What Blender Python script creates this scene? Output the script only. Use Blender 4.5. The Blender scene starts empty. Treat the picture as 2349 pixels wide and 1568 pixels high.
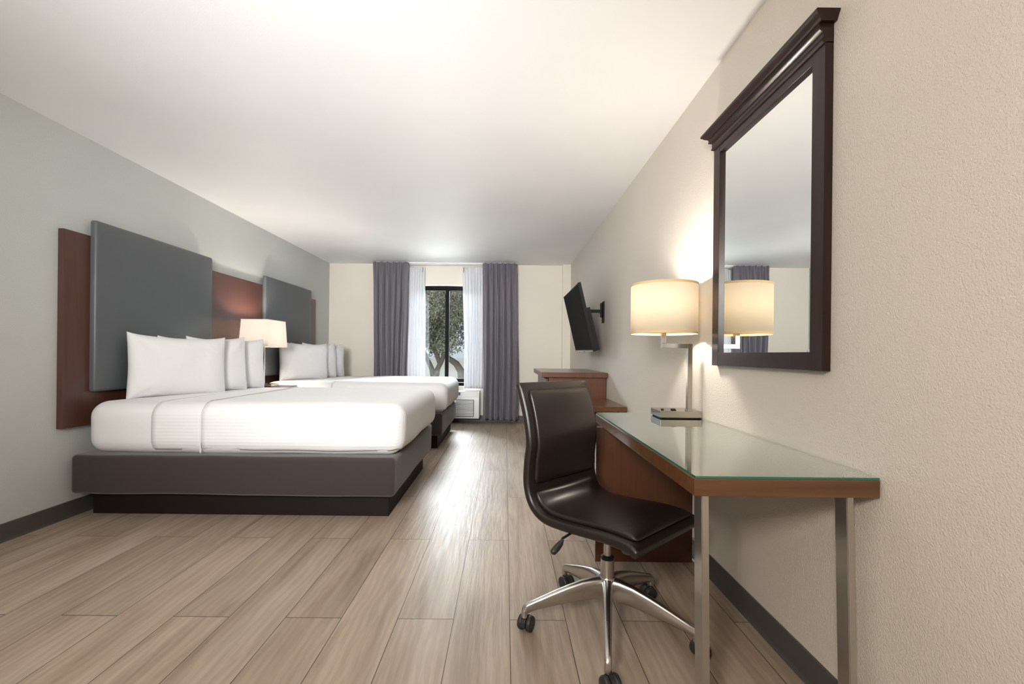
import bpy, bmesh, math, random
from mathutils import Vector, Matrix, noise
random.seed(7)
S = bpy.context.scene
COL = S.collection
PI = math.pi

# ------------------------------------------------------------------ camera
H_CAM, RHO, FPX = 1.059, 0.0104, 1000.0
cam_d = bpy.data.cameras.new('camera')
cam = bpy.data.objects.new('camera', cam_d); COL.objects.link(cam)
cam_d.sensor_width = 36.0; cam_d.sensor_fit = 'HORIZONTAL'
cam_d.lens = FPX / 2349 * 36.0
cam_d.shift_x = (1174.5 - 1158.9) / 2349
cam_d.shift_y = (811.4 - 784.0) / 2349
cam_d.clip_start = 0.02; cam_d.clip_end = 400
c, s = math.cos(RHO), math.sin(RHO)
cam.matrix_world = Matrix(((c, -s, 0, 0), (0, 0, -1, 0), (s, c, 0, H_CAM), (0, 0, 0, 1)))
S.camera = cam

# ------------------------------------------------------------------ view + world
S.view_settings.view_transform = 'Standard'; S.view_settings.look = 'None'
S.view_settings.gamma = 1.0; S.view_settings.use_curve_mapping = False
S.view_settings.exposure = 0.1
S.cycles.use_denoising = True
S.cycles.max_bounces = 10; S.cycles.diffuse_bounces = 6; S.cycles.transparent_max_bounces = 12
S.cycles.sample_clamp_indirect = 6.0
w = bpy.data.worlds.new('world'); S.world = w; w.use_nodes = True
nt = w.node_tree; nt.nodes.clear()
wo = nt.nodes.new('ShaderNodeOutputWorld'); bg = nt.nodes.new('ShaderNodeBackground')
sky = nt.nodes.new('ShaderNodeTexSky'); sky.sky_type = 'HOSEK_WILKIE'
sky.sun_direction = Vector((-0.3, -0.6, 0.7)).normalized(); sky.turbidity = 6.0; sky.ground_albedo = 0.3
bg.inputs['Strength'].default_value = 5.5
nt.links.new(sky.outputs[0], bg.inputs[0]); nt.links.new(bg.outputs[0], wo.inputs[0])

def light(name, kind, loc, target, power, color, **kw):
    d = bpy.data.lights.new(name, kind); d.energy = power; d.color = color
    for k, v in kw.items(): setattr(d, k, v)
    o = bpy.data.objects.new(name, d); COL.objects.link(o); o.location = loc
    if target is not None:
        o.rotation_euler = (Vector(target) - Vector(loc)).to_track_quat('-Z', 'Y').to_euler()
    return o
# sunshine on the lawn and the tree
light('sun', 'SUN', (0, 0, 10), (3, 6, 3), 4.0, (1, .96, .9), angle=.01)
# unseen area lamps standing in for daylight of open sky and bright ground
light('sky_daylight', 'AREA', (-1.0, 12, 4.7), (-.8, 5.0, .7), 9500, (.93, .96, 1), shape='RECTANGLE', size=9, size_y=3.0)
light('ground_daylight', 'AREA', (-.9, 9.0, -.42), (-.9, 5.5, 2.0), 450, (1, 1, 1), shape='RECTANGLE', size=6.0, size_y=3.0)
# unseen fill lamps added behind the camera to brighten the room
light('bounce_fill', 'AREA', (-.75, -.9, 1.5), (-.85, .6, 2.6), 5, (.93, .95, 1), shape='DISK', size=1.2)
light('forward_fill', 'AREA', (-.7, -.8, 1.6), (-1.0, 6.7, 2.0), 43, (.97, .98, 1), shape='DISK', size=.9, spread=math.radians(72))
light('warm_fill', 'AREA', (-.95, -1.2, 2.0), (.7, 1.4, .3), 58, (1, .90, .78), shape='DISK', size=.5)  # added warm fill from behind the camera, aimed low at the right

# ------------------------------------------------------------------ materials
def mat(name, col, rough=.5, metal=0.0, spec=.5, **kw):
    m = bpy.data.materials.new(name); m.use_nodes = True
    b = m.node_tree.nodes['Principled BSDF']
    b.inputs['Base Color'].default_value = (*col, 1); b.inputs['Roughness'].default_value = rough
    b.inputs['Metallic'].default_value = metal; b.inputs['Specular IOR Level'].default_value = spec
    for k, v in kw.items(): b.inputs[k].default_value = v
    return m
def N(m, t, **kw):
    n = m.node_tree.nodes.new(t)
    for k, v in kw.items():
        if hasattr(n, k): setattr(n, k, v)
        else: n.inputs[k].default_value = v
    return n
def L(m, a, b): m.node_tree.links.new(a, b)
def P(m): return m.node_tree.nodes['Principled BSDF']
def coords(m, scale=(1, 1, 1), kind='Object'):
    tc = N(m, 'ShaderNodeTexCoord'); mp = N(m, 'ShaderNodeMapping'); mp.inputs['Scale'].default_value = scale
    L(m, tc.outputs[kind], mp.inputs[0]); return mp.outputs[0]
def bump(m, h, strength, dist=.01, chain=None):
    b = N(m, 'ShaderNodeBump'); b.inputs['Strength'].default_value = strength; b.inputs['Distance'].default_value = dist
    L(m, h, b.inputs['Height'])
    if chain: L(m, chain, b.inputs['Normal'])
    L(m, b.outputs[0], P(m).inputs['Normal']); return b.outputs[0]
def ramp(m, fac, stops):
    r = N(m, 'ShaderNodeValToRGB'); e = r.color_ramp.elements
    while len(e) < len(stops): e.new(.5)
    for i, (p, cc) in enumerate(stops): e[i].position = p; e[i].color = (*cc, 1)
    L(m, fac, r.inputs[0]); return r.outputs[0]
def noise_bump(m, scale, strength, dist=.003, detail=3, sc=(1, 1, 1)):
    n = N(m, 'ShaderNodeTexNoise'); n.inputs['Scale'].default_value = scale; n.inputs['Detail'].default_value = detail
    L(m, coords(m, sc), n.inputs['Vector']); bump(m, n.outputs[0], strength, dist); return m

def wall_mat(name, col, strength=.35):
    m = mat(name, col, .55, spec=.35)
    v = coords(m)
    n = N(m, 'ShaderNodeTexNoise'); n.inputs['Scale'].default_value = 210; n.inputs['Detail'].default_value = 2
    L(m, v, n.inputs['Vector']); bump(m, n.outputs[0], min(1, strength * 2.2), .003)
    n2 = N(m, 'ShaderNodeTexNoise'); n2.inputs['Scale'].default_value = 1.3; L(m, v, n2.inputs['Vector'])
    cc = ramp(m, n2.outputs[0], [(.3, tuple(x * .97 for x in col)), (.7, tuple(min(1, x * 1.02) for x in col))])
    L(m, cc, P(m).inputs['Base Color'])
    return m
M = {}
M['beige'] = wall_mat('beige_wall_paint', (.65, .605, .54))
M['cream'] = wall_mat('cream_wall_paint', (.78, .73, .63), .2)
M['sage'] = wall_mat('grey_green_wall_paint', (.50, .52, .50), .25)
M['unlit_wall'] = wall_mat('darkened_unlit_wall', (.24, .21, .17), .2)  # colour darkened to stand for the unlit room behind the camera
M['white_paint'] = wall_mat('white_ceiling_paint', (.87, .87, .87), .05)
M['base'] = mat('grey_vinyl_baseboard', (.075, .068, .064), .45)
M['white_trim'] = mat('white_reveal', (.85, .85, .84), .5)

def wood(name, dark, light_, axis='y', rough=.3, coat=.3, spec=.5):
    m = mat(name, dark, rough, spec=spec, **{'Coat Weight': coat, 'Coat Roughness': .15})
    sc = {'x': (.6, 14, 14), 'y': (14, .6, 14), 'z': (14, 14, .6)}[axis]
    n = N(m, 'ShaderNodeTexNoise'); n.inputs['Scale'].default_value = 3; n.inputs['Detail'].default_value = 6
    n.inputs['Distortion'].default_value = .6
    L(m, coords(m, sc), n.inputs['Vector'])
    L(m, ramp(m, n.outputs[0], [(.3, dark), (.72, light_)]), P(m).inputs['Base Color'])
    bump(m, n.outputs[0], .05, .001)
    return m
M['wood_head'] = wood('mahogany_headboard', (.060, .021, .014), (.078, .029, .019), 'z', .36)
M['wood_desk'] = wood('cherry_desk_edge', (.085, .034, .011), (.15, .064, .022), 'y', .3)
M['wood_desk_x'] = wood('cherry_desk_front', (.085, .034, .011), (.15, .064, .022), 'x', .3)
M['wood_panel'] = wood('cherry_panel', (.070, .023, .009), (.098, .034, .013), 'z', .32)
M['wood_case'] = wood('cherry_dresser', (.095, .034, .015), (.135, .052, .024), 'z', .3)
M['espresso'] = wood('espresso_mirror_frame', (.017, .0075, .0065), (.028, .013, .011), 'z', .3, .1, .25)
M['plinth'] = mat('black_brown_plinth', (.012, .007, .006), .6, spec=.2)

def floor_mat():
    m = mat('laminate_planks', (.4, .34, .28), .3, spec=.5)
    tc = N(m, 'ShaderNodeTexCoord'); sep = N(m, 'ShaderNodeSeparateXYZ'); L(m, tc.outputs['Object'], sep.inputs[0])
    def math_(op, a, b=None):
        n = N(m, 'ShaderNodeMath', operation=op)
        for i, v in enumerate((a, b)):
            if v is None: continue
            if isinstance(v, (int, float)): n.inputs[i].default_value = v
            else: L(m, v, n.inputs[i])
        return n.outputs[0]
    W, LEN = .2235, 1.485
    xs = math_('DIVIDE', math_('SUBTRACT', sep.outputs[0], .029), W)      # plank column
    colid = math_('FLOOR', xs)
    par = math_('FLOORED_MODULO', colid, 2.0)
    ys = math_('DIVIDE', math_('SUBTRACT', sep.outputs[1], 1.738), LEN)
    ys = math_('ADD', ys, math_('MULTIPLY', math_('SUBTRACT', 1.0, par), 0.0))
    ys = math_('ADD', ys, math_('MULTIPLY', par, .5))
    rowid = math_('FLOOR', ys)
    fx = math_('FRACT', xs); fy = math_('FRACT', ys)
    def edge(f, wd):
        return math_('LESS_THAN', math_('MINIMUM', f, math_('SUBTRACT', 1.0, f)), wd)
    gap = math_('MAXIMUM', edge(fx, .0062), edge(fy, .0011))
    comb = N(m, 'ShaderNodeCombineXYZ'); L(m, colid, comb.inputs[0]); L(m, rowid, comb.inputs[1])
    wn = N(m, 'ShaderNodeTexWhiteNoise', noise_dimensions='3D'); L(m, comb.outputs[0], wn.inputs['Vector'])
    # grain coordinates: shifted per plank, stretched along y
    off = N(m, 'ShaderNodeVectorMath', operation='SCALE'); off.inputs['Scale'].default_value = 30; L(m, wn.outputs['Color'], off.inputs[0])
    add = N(m, 'ShaderNodeVectorMath', operation='ADD'); L(m, tc.outputs['Object'], add.inputs[0]); L(m, off.outputs[0], add.inputs[1])
    def stretched(scale):
        mp = N(m, 'ShaderNodeMapping'); mp.inputs['Scale'].default_value = scale; L(m, add.outputs[0], mp.inputs[0]); return mp.outputs[0]
    n1 = N(m, 'ShaderNodeTexNoise'); n1.inputs['Scale'].default_value = 1; n1.inputs['Detail'].default_value = 5; n1.inputs['Distortion'].default_value = .8
    L(m, stretched((9, 1.1, 1)), n1.inputs['Vector'])
    n2 = N(m, 'ShaderNodeTexNoise'); n2.inputs['Scale'].default_value = 1; n2.inputs['Detail'].default_value = 4
    L(m, stretched((110, 7, 1)), n2.inputs['Vector'])
    wv = N(m, 'ShaderNodeTexWave', wave_type='BANDS', bands_direction='X'); wv.inputs['Scale'].default_value = 9
    wv.inputs['Distortion'].default_value = 9; wv.inputs['Detail'].default_value = 3; wv.inputs['Detail Scale'].default_value = 1.2
    L(m, stretched((1, .22, 1)), wv.inputs['Vector'])
    base = ramp(m, n1.outputs[0], [(.28, (.27, .205, .150)), (.5, (.385, .305, .235)), (.74, (.46, .385, .305))])
    hue = N(m, 'ShaderNodeHueSaturation'); L(m, base, hue.inputs['Color'])
    mr = N(m, 'ShaderNodeMapRange'); L(m, wn.outputs['Value'], mr.inputs[0]); mr.inputs[3].default_value = .92; mr.inputs[4].default_value = 1.07
    L(m, mr.outputs[0], hue.inputs['Value'])
    def mul(col, fac_out, lo):
        mr2 = N(m, 'ShaderNodeMapRange'); L(m, fac_out, mr2.inputs[0]); mr2.inputs[1].default_value = .3; mr2.inputs[2].default_value = .7
        mr2.inputs[3].default_value = lo; mr2.inputs[4].default_value = 1.04
        h2 = N(m, 'ShaderNodeHueSaturation'); L(m, col, h2.inputs['Color']); L(m, mr2.outputs[0], h2.inputs['Value']); return h2.outputs[0]
    col = mul(mul(hue.outputs[0], n2.outputs[0], .90), wv.outputs[0], .94)
    mix = N(m, 'ShaderNodeMix', data_type='RGBA'); L(m, gap, mix.inputs[0]); L(m, col, mix.inputs[6]); mix.inputs[7].default_value = (.03, .022, .016, 1)
    L(m, mix.outputs[2], P(m).inputs['Base Color'])
    hgt = math_('ADD', math_('MULTIPLY', wv.outputs[0], .18), math_('MULTIPLY', n2.outputs[0], 1.0))
    hgt = math_('SUBTRACT', hgt, math_('MULTIPLY', gap, 3.0))
    bump(m, hgt, .7, .0015)
    rr = N(m, 'ShaderNodeMapRange'); L(m, n2.outputs[0], rr.inputs[0]); rr.inputs[3].default_value = .34; rr.inputs[4].default_value = .58
    L(m, rr.outputs[0], P(m).inputs['Roughness'])
    return m
M['floor'] = floor_mat()

M['leather_grey'] = noise_bump(mat('slate_grey_leather', (.085, .095, .10), .42, spec=.5), 350, .12, .001)
M['chair_leather'] = noise_bump(mat('dark_brown_leather', (.013, .008, .0065), .36, spec=.5), 420, .12, .0008)
M['skirt'] = noise_bump(mat('charcoal_brown_fabric', (.038, .028, .025), .9, spec=.2, **{'Sheen Weight': .3}), 500, .2, .001)
M['skirt_far'] = M['skirt']
def linen(name, ribs=False, wrinkle=.35):
    m = mat(name, (.67, .665, .665), .85, spec=.2, **{'Sheen Weight': .15})
    n = N(m, 'ShaderNodeTexNoise'); n.inputs['Scale'].default_value = 5; n.inputs['Detail'].default_value = 3
    L(m, coords(m), n.inputs['Vector']); out = bump(m, n.outputs[0], wrinkle, .02)
    if ribs:
        tc = N(m, 'ShaderNodeTexCoord'); sp = N(m, 'ShaderNodeSeparateXYZ'); L(m, tc.outputs['Object'], sp.inputs[0])
        ge = N(m, 'ShaderNodeNewGeometry'); gs = N(m, 'ShaderNodeSeparateXYZ'); L(m, ge.outputs['Normal'], gs.inputs[0])
        ab = N(m, 'ShaderNodeMath', operation='ABSOLUTE'); L(m, gs.outputs[1], ab.inputs[0])
        gt = N(m, 'ShaderNodeMath', operation='GREATER_THAN'); L(m, ab.outputs[0], gt.inputs[0]); gt.inputs[1].default_value = .6
        mx = N(m, 'ShaderNodeMix', data_type='FLOAT'); L(m, gt.outputs[0], mx.inputs[0]); L(m, sp.outputs[1], mx.inputs[2]); L(m, sp.outputs[2], mx.inputs[3])
        ml = N(m, 'ShaderNodeMath', operation='MULTIPLY'); L(m, mx.outputs[0], ml.inputs[0]); ml.inputs[1].default_value = 2 * PI / .021
        sn = N(m, 'ShaderNodeMath', operation='SINE'); L(m, ml.outputs[0], sn.inputs[0])
        bump(m, sn.outputs[0], .22, .0016, out)
    return m
M['linen'] = linen('white_linen')
M['linen_rib'] = linen('white_striped_coverlet', True)
M['pillow'] = linen('white_pillowcase', False, .9)
def curtain_mat(name, col, tr):
    m = mat(name, col, .75, spec=.3, **{'Sheen Weight': .2})
    t = N(m, 'ShaderNodeBsdfTranslucent'); t.inputs['Color'].default_value = (*col, 1)
    mx = N(m, 'ShaderNodeMixShader'); mx.inputs[0].default_value = tr
    out = m.node_tree.nodes['Material Output']
    L(m, P(m).outputs[0], mx.inputs[1]); L(m, t.outputs[0], mx.inputs[2]); L(m, mx.outputs[0], out.inputs['Surface']); return m
M['curtain'] = curtain_mat('grey_purple_drape', (.175, .160, .185), .06)
M['sheer'] = curtain_mat('white_sheer', (.84, .85, .87), .14)
M['chrome'] = mat('polished_aluminium', (.52, .50, .48), .30, 1.0)
M['nickel'] = mat('brushed_nickel', (.46, .42, .36), .24, 1.0)
def brushed():
    m = mat('brushed_steel_leg', (.56, .54, .50), .34, 1.0)
    n = N(m, 'ShaderNodeTexNoise'); n.inputs['Scale'].default_value = 4; L(m, coords(m, (60, 60, 2)), n.inputs['Vector'])
    bump(m, n.outputs[0], .05, .001); return m
M['steel'] = brushed()
M['black'] = mat('black_plastic', (.008, .008, .008), .5, spec=.2)
M['rubber'] = mat('black_caster_plastic', (.02, .02, .02), .45)
M['grey_plastic'] = mat('dark_grey_plastic', (.07, .075, .075), .4)
M['screen'] = mat('black_tv_screen', (.005, .005, .005), .6, spec=.03)
M['black_alu'] = mat('black_window_frame', (.004, .004, .004), .5, spec=.08)
M['white_plastic'] = mat('white_plastic', (.80, .80, .78), .4)
M['grille'] = mat('grille_gap_shade', (.10, .10, .095), .5)  # shade of the louver gaps put into the colour of this backing
M['track'] = mat('white_curtain_track', (.8, .8, .8), .4)
M['mirror'] = mat('mirror_glass', (.93, .95, .94), .0, 1.0)
M['tan_trim'] = mat('tan_shade_trim', (.62, .45, .22), .7)
M['shade_trim_white'] = mat('cream_shade_trim', (.8, .7, .6), .7)

def shade_mat(name, col, tr):
    m = mat(name, col, .8, spec=.1)
    t = N(m, 'ShaderNodeBsdfTranslucent'); t.inputs['Color'].default_value = (*col, 1)
    mx = N(m, 'ShaderNodeMixShader'); mx.inputs[0].default_value = tr
    out = m.node_tree.nodes['Material Output']
    L(m, P(m).outputs[0], mx.inputs[1]); L(m, t.outputs[0], mx.inputs[2]); L(m, mx.outputs[0], out.inputs['Surface'])
    return m
M['shade'] = shade_mat('cream_lamp_shade', (.95, .88, .75), .55)
M['shade_white'] = shade_mat('white_lamp_shade', (.95, .92, .87), .55)
def window_glass():
    m = bpy.data.materials.new('window_glass'); m.use_nodes = True
    nt = m.node_tree; nt.nodes.clear()
    o = nt.nodes.new('ShaderNodeOutputMaterial'); t = nt.nodes.new('ShaderNodeBsdfTransparent'); g = nt.nodes.new('ShaderNodeBsdfGlossy')
    g.inputs['Roughness'].default_value = .02; t.inputs[0].default_value = (.93, .96, .96, 1)
    f = nt.nodes.new('ShaderNodeFresnel'); f.inputs[0].default_value = 1.45; mx = nt.nodes.new('ShaderNodeMixShader')
    nt.links.new(f.outputs[0], mx.inputs[0]); nt.links.new(t.outputs[0], mx.inputs[1]); nt.links.new(g.outputs[0], mx.inputs[2]); nt.links.new(mx.outputs[0], o.inputs[0])
    return m
M['glass'] = window_glass()
def desk_glass():
    m = bpy.data.materials.new('desk_glass'); m.use_nodes = True
    nt = m.node_tree; nt.nodes.clear()
    o = nt.nodes.new('ShaderNodeOutputMaterial'); t = nt.nodes.new('ShaderNodeBsdfTransparent'); g = nt.nodes.new('ShaderNodeBsdfGlossy')
    g.inputs['Roughness'].default_value = .015; t.inputs[0].default_value = (.80, .88, .84, 1)
    g.inputs['Color'].default_value = (.90, .95, .93, 1)
    f = nt.nodes.new('ShaderNodeFresnel'); f.inputs[0].default_value = 2.3; mx = nt.nodes.new('ShaderNodeMixShader')
    k = nt.nodes.new('ShaderNodeMath'); k.operation = 'MULTIPLY'; k.use_clamp = True; k.inputs[1].default_value = 2.3; nt.links.new(f.outputs[0], k.inputs[0])
    nt.links.new(k.outputs[0], mx.inputs[0]); nt.links.new(t.outputs[0], mx.inputs[1]); nt.links.new(g.outputs[0], mx.inputs[2]); nt.links.new(mx.outputs[0], o.inputs[0])
    return m
M['desk_glass'] = desk_glass()
M['glass_edge'] = mat('green_glass_edge', (.02, .16, .12), .15)

# ------------------------------------------------------------------ helpers
def box(bm, lo, hi, bev=0.0, seg=2, mi=0):
    r = bmesh.ops.create_cube(bm, size=1)
    vs = r['verts']
    for v in vs:
        v.co = Vector([lo[i] + (v.co[i] + .5) * (hi[i] - lo[i]) for i in range(3)])
    fs = {f for v in vs for f in v.link_faces}
    for f in fs: f.material_index = mi
    if bev > 0:
        es = list({e for v in vs for e in v.link_edges})
        bmesh.ops.bevel(bm, geom=es, offset=bev, segments=seg, profile=.6, affect='EDGES', clamp_overlap=True)
def B(*boxes, bev=0.0, seg=2):
    bm = bmesh.new()
    for lo, hi in boxes: box(bm, lo, hi, bev, seg)
    return bm
def tube(bm, pts, r, n=16, caps=True):
    pts = [Vector(p) for p in pts]; rr = r if isinstance(r, (list, tuple)) else [r] * len(pts)
    rings = []; up = None
    for i, p in enumerate(pts):
        d = (pts[min(i + 1, len(pts) - 1)] - pts[max(i - 1, 0)]).normalized()
        if up is None: up = Vector((0, 0, 1)) if abs(d.z) < .9 else Vector((1, 0, 0))
        a = d.cross(up).normalized(); b = a.cross(d).normalized(); up = b
        rings.append([bm.verts.new(p + (a * math.cos(t) + b * math.sin(t)) * rr[i]) for t in [2 * PI * k / n for k in range(n)]])
    for q, w_ in zip(rings, rings[1:]):
        for k in range(n): bm.faces.new((q[k], q[(k + 1) % n], w_[(k + 1) % n], w_[k]))
    if caps: bm.faces.new(rings[0][::-1]); bm.faces.new(rings[-1])
    return rings
def loft(bm, rings, caps=True, closed=True):
    R = [[bm.verts.new(p) for p in r] for r in rings]; n = len(R[0])
    for q, w_ in zip(R, R[1:]):
        for k in range(n if closed else n - 1): bm.faces.new((q[k], q[(k + 1) % n], w_[(k + 1) % n], w_[k]))
    if caps: bm.faces.new(R[0][::-1]); bm.faces.new(R[-1])
def setp(o, label=None, cat=None, group=None, kind=None):
    if label: o['label'] = label
    if cat: o['category'] = cat
    if group: o['group'] = group
    if kind: o['kind'] = kind
    return o
def thing(name, loc, label, cat, group=None):
    o = bpy.data.objects.new(name, None); o.empty_display_size = .1; COL.objects.link(o); o.location = loc
    return setp(o, label, cat, group)
def root_loc(p):
    v = Vector((0, 0, 0))
    while p is not None: v += p.location; p = p.parent
    return v
def obj(name, bm, m, parent=None, smooth=None, origin=None, mats=None):
    """mesh given in world coordinates; stored relative to its parent's place"""
    bmesh.ops.recalc_face_normals(bm, faces=bm.faces)
    off = root_loc(parent) if parent is not None else Vector(origin or (0, 0, 0))
    bmesh.ops.translate(bm, verts=bm.verts, vec=-off)
    me = bpy.data.meshes.new(name); bm.to_mesh(me); bm.free()
    for mm in (mats or [m]): me.materials.append(mm)
    o = bpy.data.objects.new(name, me); COL.objects.link(o)
    if parent is not None: o.parent = parent
    else: o.location = off
    if smooth:
        me.shade_smooth()
        me.set_sharp_from_angle(angle=math.radians(smooth))
    return o
def struct(name, bm, m, **kw):
    return setp(obj(name, bm, m, **kw), kind='structure')
def mod_solid(o, t, off=-1):
    md = o.modifiers.new('solid', 'SOLIDIFY'); md.thickness = t; md.offset = off
def copy_tree(o, parent=None):
    c_ = o.copy(); COL.objects.link(c_)
    if parent is not None: c_.parent = parent
    for ch in [x for x in bpy.data.objects if x.parent == o]: copy_tree(ch, c_)
    return c_

XL, XR, YB, YF, HC = -2.745, .997, 6.78, -2.8, 2.44

# ------------------------------------------------------------------ room shell
struct('floor', B(((XL - .1, YF - .1, -.06), (XR + .1, YB + .2, 0))), M['floor'])
struct('ceiling', B(((XL - .1, YF - .1, HC), (XR + .1, YB + .2, HC + .1))), M['white_paint'])
struct('wall_left', B(((XL - .1, YF - .1, 0), (XL, YB + .2, HC))), M['sage'])
struct('wall_right', B(((XR, YF - .1, 0), (XR + .1, YB + .2, HC))), M['beige'])
struct('wall_front', B(((XL, YF - .1, 0), (XR, YF, HC))), M['unlit_wall'])
WX0, WX1, WZ0, WZ1 = -1.47, -.36, .55, 2.115
struct('wall_back', B(((XL, YB, 0), (WX0, YB + .2, HC)), ((WX1, YB, 0), (XR, YB + .2, HC)),
                      ((WX0, YB, 0), (WX1, YB + .2, WZ0)), ((WX0, YB, WZ1), (WX1, YB + .2, HC))), M['cream'])
struct('trim_1', B(((.874, 6.70, 0), (XR, YB, HC))), M['cream'])
BB = .102
def baseboard(name, lo, hi, axis, side):
    bm = bmesh.new()
    # cove base: thin strip with a small toe
    t = .006
    prof = [(0, 0), (.014, 0), (.010, .004), (t, .014), (t, BB - .003), (t - .003, BB), (0, BB)]
    rings = []
    for e in (lo, hi):
        r = []
        for a, z in prof:
            r.append(Vector((side[0] + side[1] * a, e, z)) if axis == 'y' else Vector((e, side[0] + side[1] * a, z)))
        rings.append(r)
    loft(bm, rings)
    struct(name, bm, M['base'])
baseboard('baseboard_left', YF, YB, 'y', (XL, 1))
baseboard('baseboard_right', YF, 6.70, 'y', (XR, -1))
baseboard('baseboard_back', XL + .015, .874, 'x', (YB, -1))

# ------------------------------------------------------------------ window
def window():
    fy0, fy1 = 6.86, 6.92
    r = struct('window_1', B(((WX0, fy0, WZ1 - .05), (WX1, fy1, WZ1)), ((WX0, fy0, WZ0), (WX1, fy1, WZ0 + .05)),
                             ((WX0, fy0, WZ0), (WX0 + .05, fy1, WZ1)), ((WX1 - .05, fy0, WZ0), (WX1, fy1, WZ1)),
                             bev=.003), M['black_alu'])
    obj('mullion', B(((-.947, fy0 - .012, WZ0 + .05), (-.887, fy1 - .01, WZ1 - .05)), bev=.003), M['black_alu'], r)
    for a, b in ((WX0 + .05, -.947), (-.887, WX1 - .05)):
        s_ = obj('sash', B(((a, fy0 + .01, WZ0 + .06), (b, fy1 - .02, WZ0 + .115)), ((a, fy0 + .01, WZ1 - .068), (b, fy1 - .02, WZ1 - .05)), bev=.002), M['black_alu'], r)
        obj('pane', B(((a, 6.885, WZ0 + .115), (b, 6.889, WZ1 - .068))), M['glass'], s_)
    obj('window_reveal', B(((WX0, YB - .002, WZ1 - .001), (WX1, fy0, WZ1 + .012)), ((WX0, YB - .002, WZ0 - .012), (WX1, fy0, WZ0 + .001)),
                           ((WX0 - .012, YB - .002, WZ0), (WX0 + .001, fy0, WZ1)), ((WX1 - .001, YB - .002, WZ0), (WX1 + .012, fy0, WZ1))), M['white_trim'], r)
window()

# ------------------------------------------------------------------ curtains
def curtain(name, label, tl, tr_, bl, br, z0, z1, y, pleats, amp_t, amp_b, m, cat, group, pinch=True, seed=0):
    nu, nv = pleats * 26, 46
    rnd = random.Random(seed); ph = [rnd.uniform(-.5, .5) for _ in range(pleats + 2)]
    bm = bmesh.new(); g = []
    for j in range(nv + 1):
        v = (j / nv) ** 1.25; row = []
        xl = tl + (bl - tl) * min(1, v * 1.6); xr = tr_ + (br - tr_) * min(1, v * 1.4)
        z = z1 + (z0 - z1) * v
        for i in range(nu + 1):
            u = i / nu; t = u * pleats; k = int(min(t, pleats - 1e-6)); fr = t - k
            wob = .16 * math.sin(v * 3.1 + ph[k] * 6) * v + .10 * math.sin(2 * PI * u * 1.3 + seed)
            wave = 1 - 2 * abs(math.sin(PI * (t + wob) * 1.0)) ** .75
            pin = math.exp(-((fr - .5) / .09) ** 2)
            top = max(0, 1 - v / .10)
            a = amp_t + (amp_b - amp_t) * min(1, v * 2.2)
            a *= 1 + .25 * math.sin(ph[k] * 9 + v * 2)
            dy = a * (wave * (1 - .8 * top) + .35 * math.sin(4 * PI * t + 1.7 + v * 2 + ph[k])) 
            dy += -.050 * pin * max(0, 1 - v / .28) if pinch else 0
            dx = .010 * math.cos(2 * PI * t + ph[k]) * v
            hem = .004 * math.sin(2 * PI * t) if j == nv else 0
            row.append(bm.verts.new((xl + (xr - xl) * u + dx, y + dy, z + hem)))
        g.append(row)
    for a, b in zip(g, g[1:]):
        for i in range(nu): bm.faces.new((a[i], a[i + 1], b[i + 1], b[i]))
    o = obj(name, bm, m, smooth=80, origin=((tl + tr_) / 2, y, z0))
    mod_solid(o, .003, 0)
    setp(o, label, cat, group); return o
curtain('curtain', 'grey pleated floor-length curtain left of the window, beyond the far bed', -2.013, -1.47, -1.985, -1.50, .068, 2.425, 6.58, 6, .022, .062, M['curtain'], 'curtain', 'grey drapes at the window', seed=1)
curtain('curtain', 'grey pleated floor-length curtain right of the window, between the air conditioner and the dresser', -.355, .165, -.335, .195, .068, 2.425, 6.58, 6, .022, .062, M['curtain'], 'curtain', 'grey drapes at the window', seed=4)
sl = curtain('sheer_curtain', 'white sheer curtain left of the window beside the left grey curtain', -1.50, -1.249, -1.56, -1.235, .53, 2.385, 6.70, 7, .012, .024, M['sheer'], 'curtain', 'white sheers at the window', False, seed=2)
sr = curtain('sheer_curtain', 'white sheer curtain right of the window hanging over the air conditioner', -.675, -.34, -.635, -.335, .53, 2.385, 6.70, 7, .012, .024, M['sheer'], 'curtain', 'white sheers at the window', False, seed=3)
for o, x in ((sl, -1.275), (sr, -.65)):
    bm = bmesh.new(); tube(bm, [(x, 6.673, 2.30), (x + .003, 6.672, 2.345), (x, 6.672, 2.37)], .004, 8)
    obj('drapery_pin', bm, M['grey_plastic'], o)
t = thing('curtain_track', (-.9, 6.62, 2.40), 'white curtain track screwed to the ceiling above the window', 'curtain track')
obj('rail', B(((-2.0, 6.625, 2.418), (.155, 6.645, 2.44)), ((-1.6, 6.69, 2.412), (-.3, 6.71, 2.44)), bev=.003), M['track'], t)
for x in (-1.98, -.91, .14):
    obj('bracket', B(((x, 6.62, 2.43), (x + .03, 6.78, 2.44))), M['track'], t)

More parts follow.
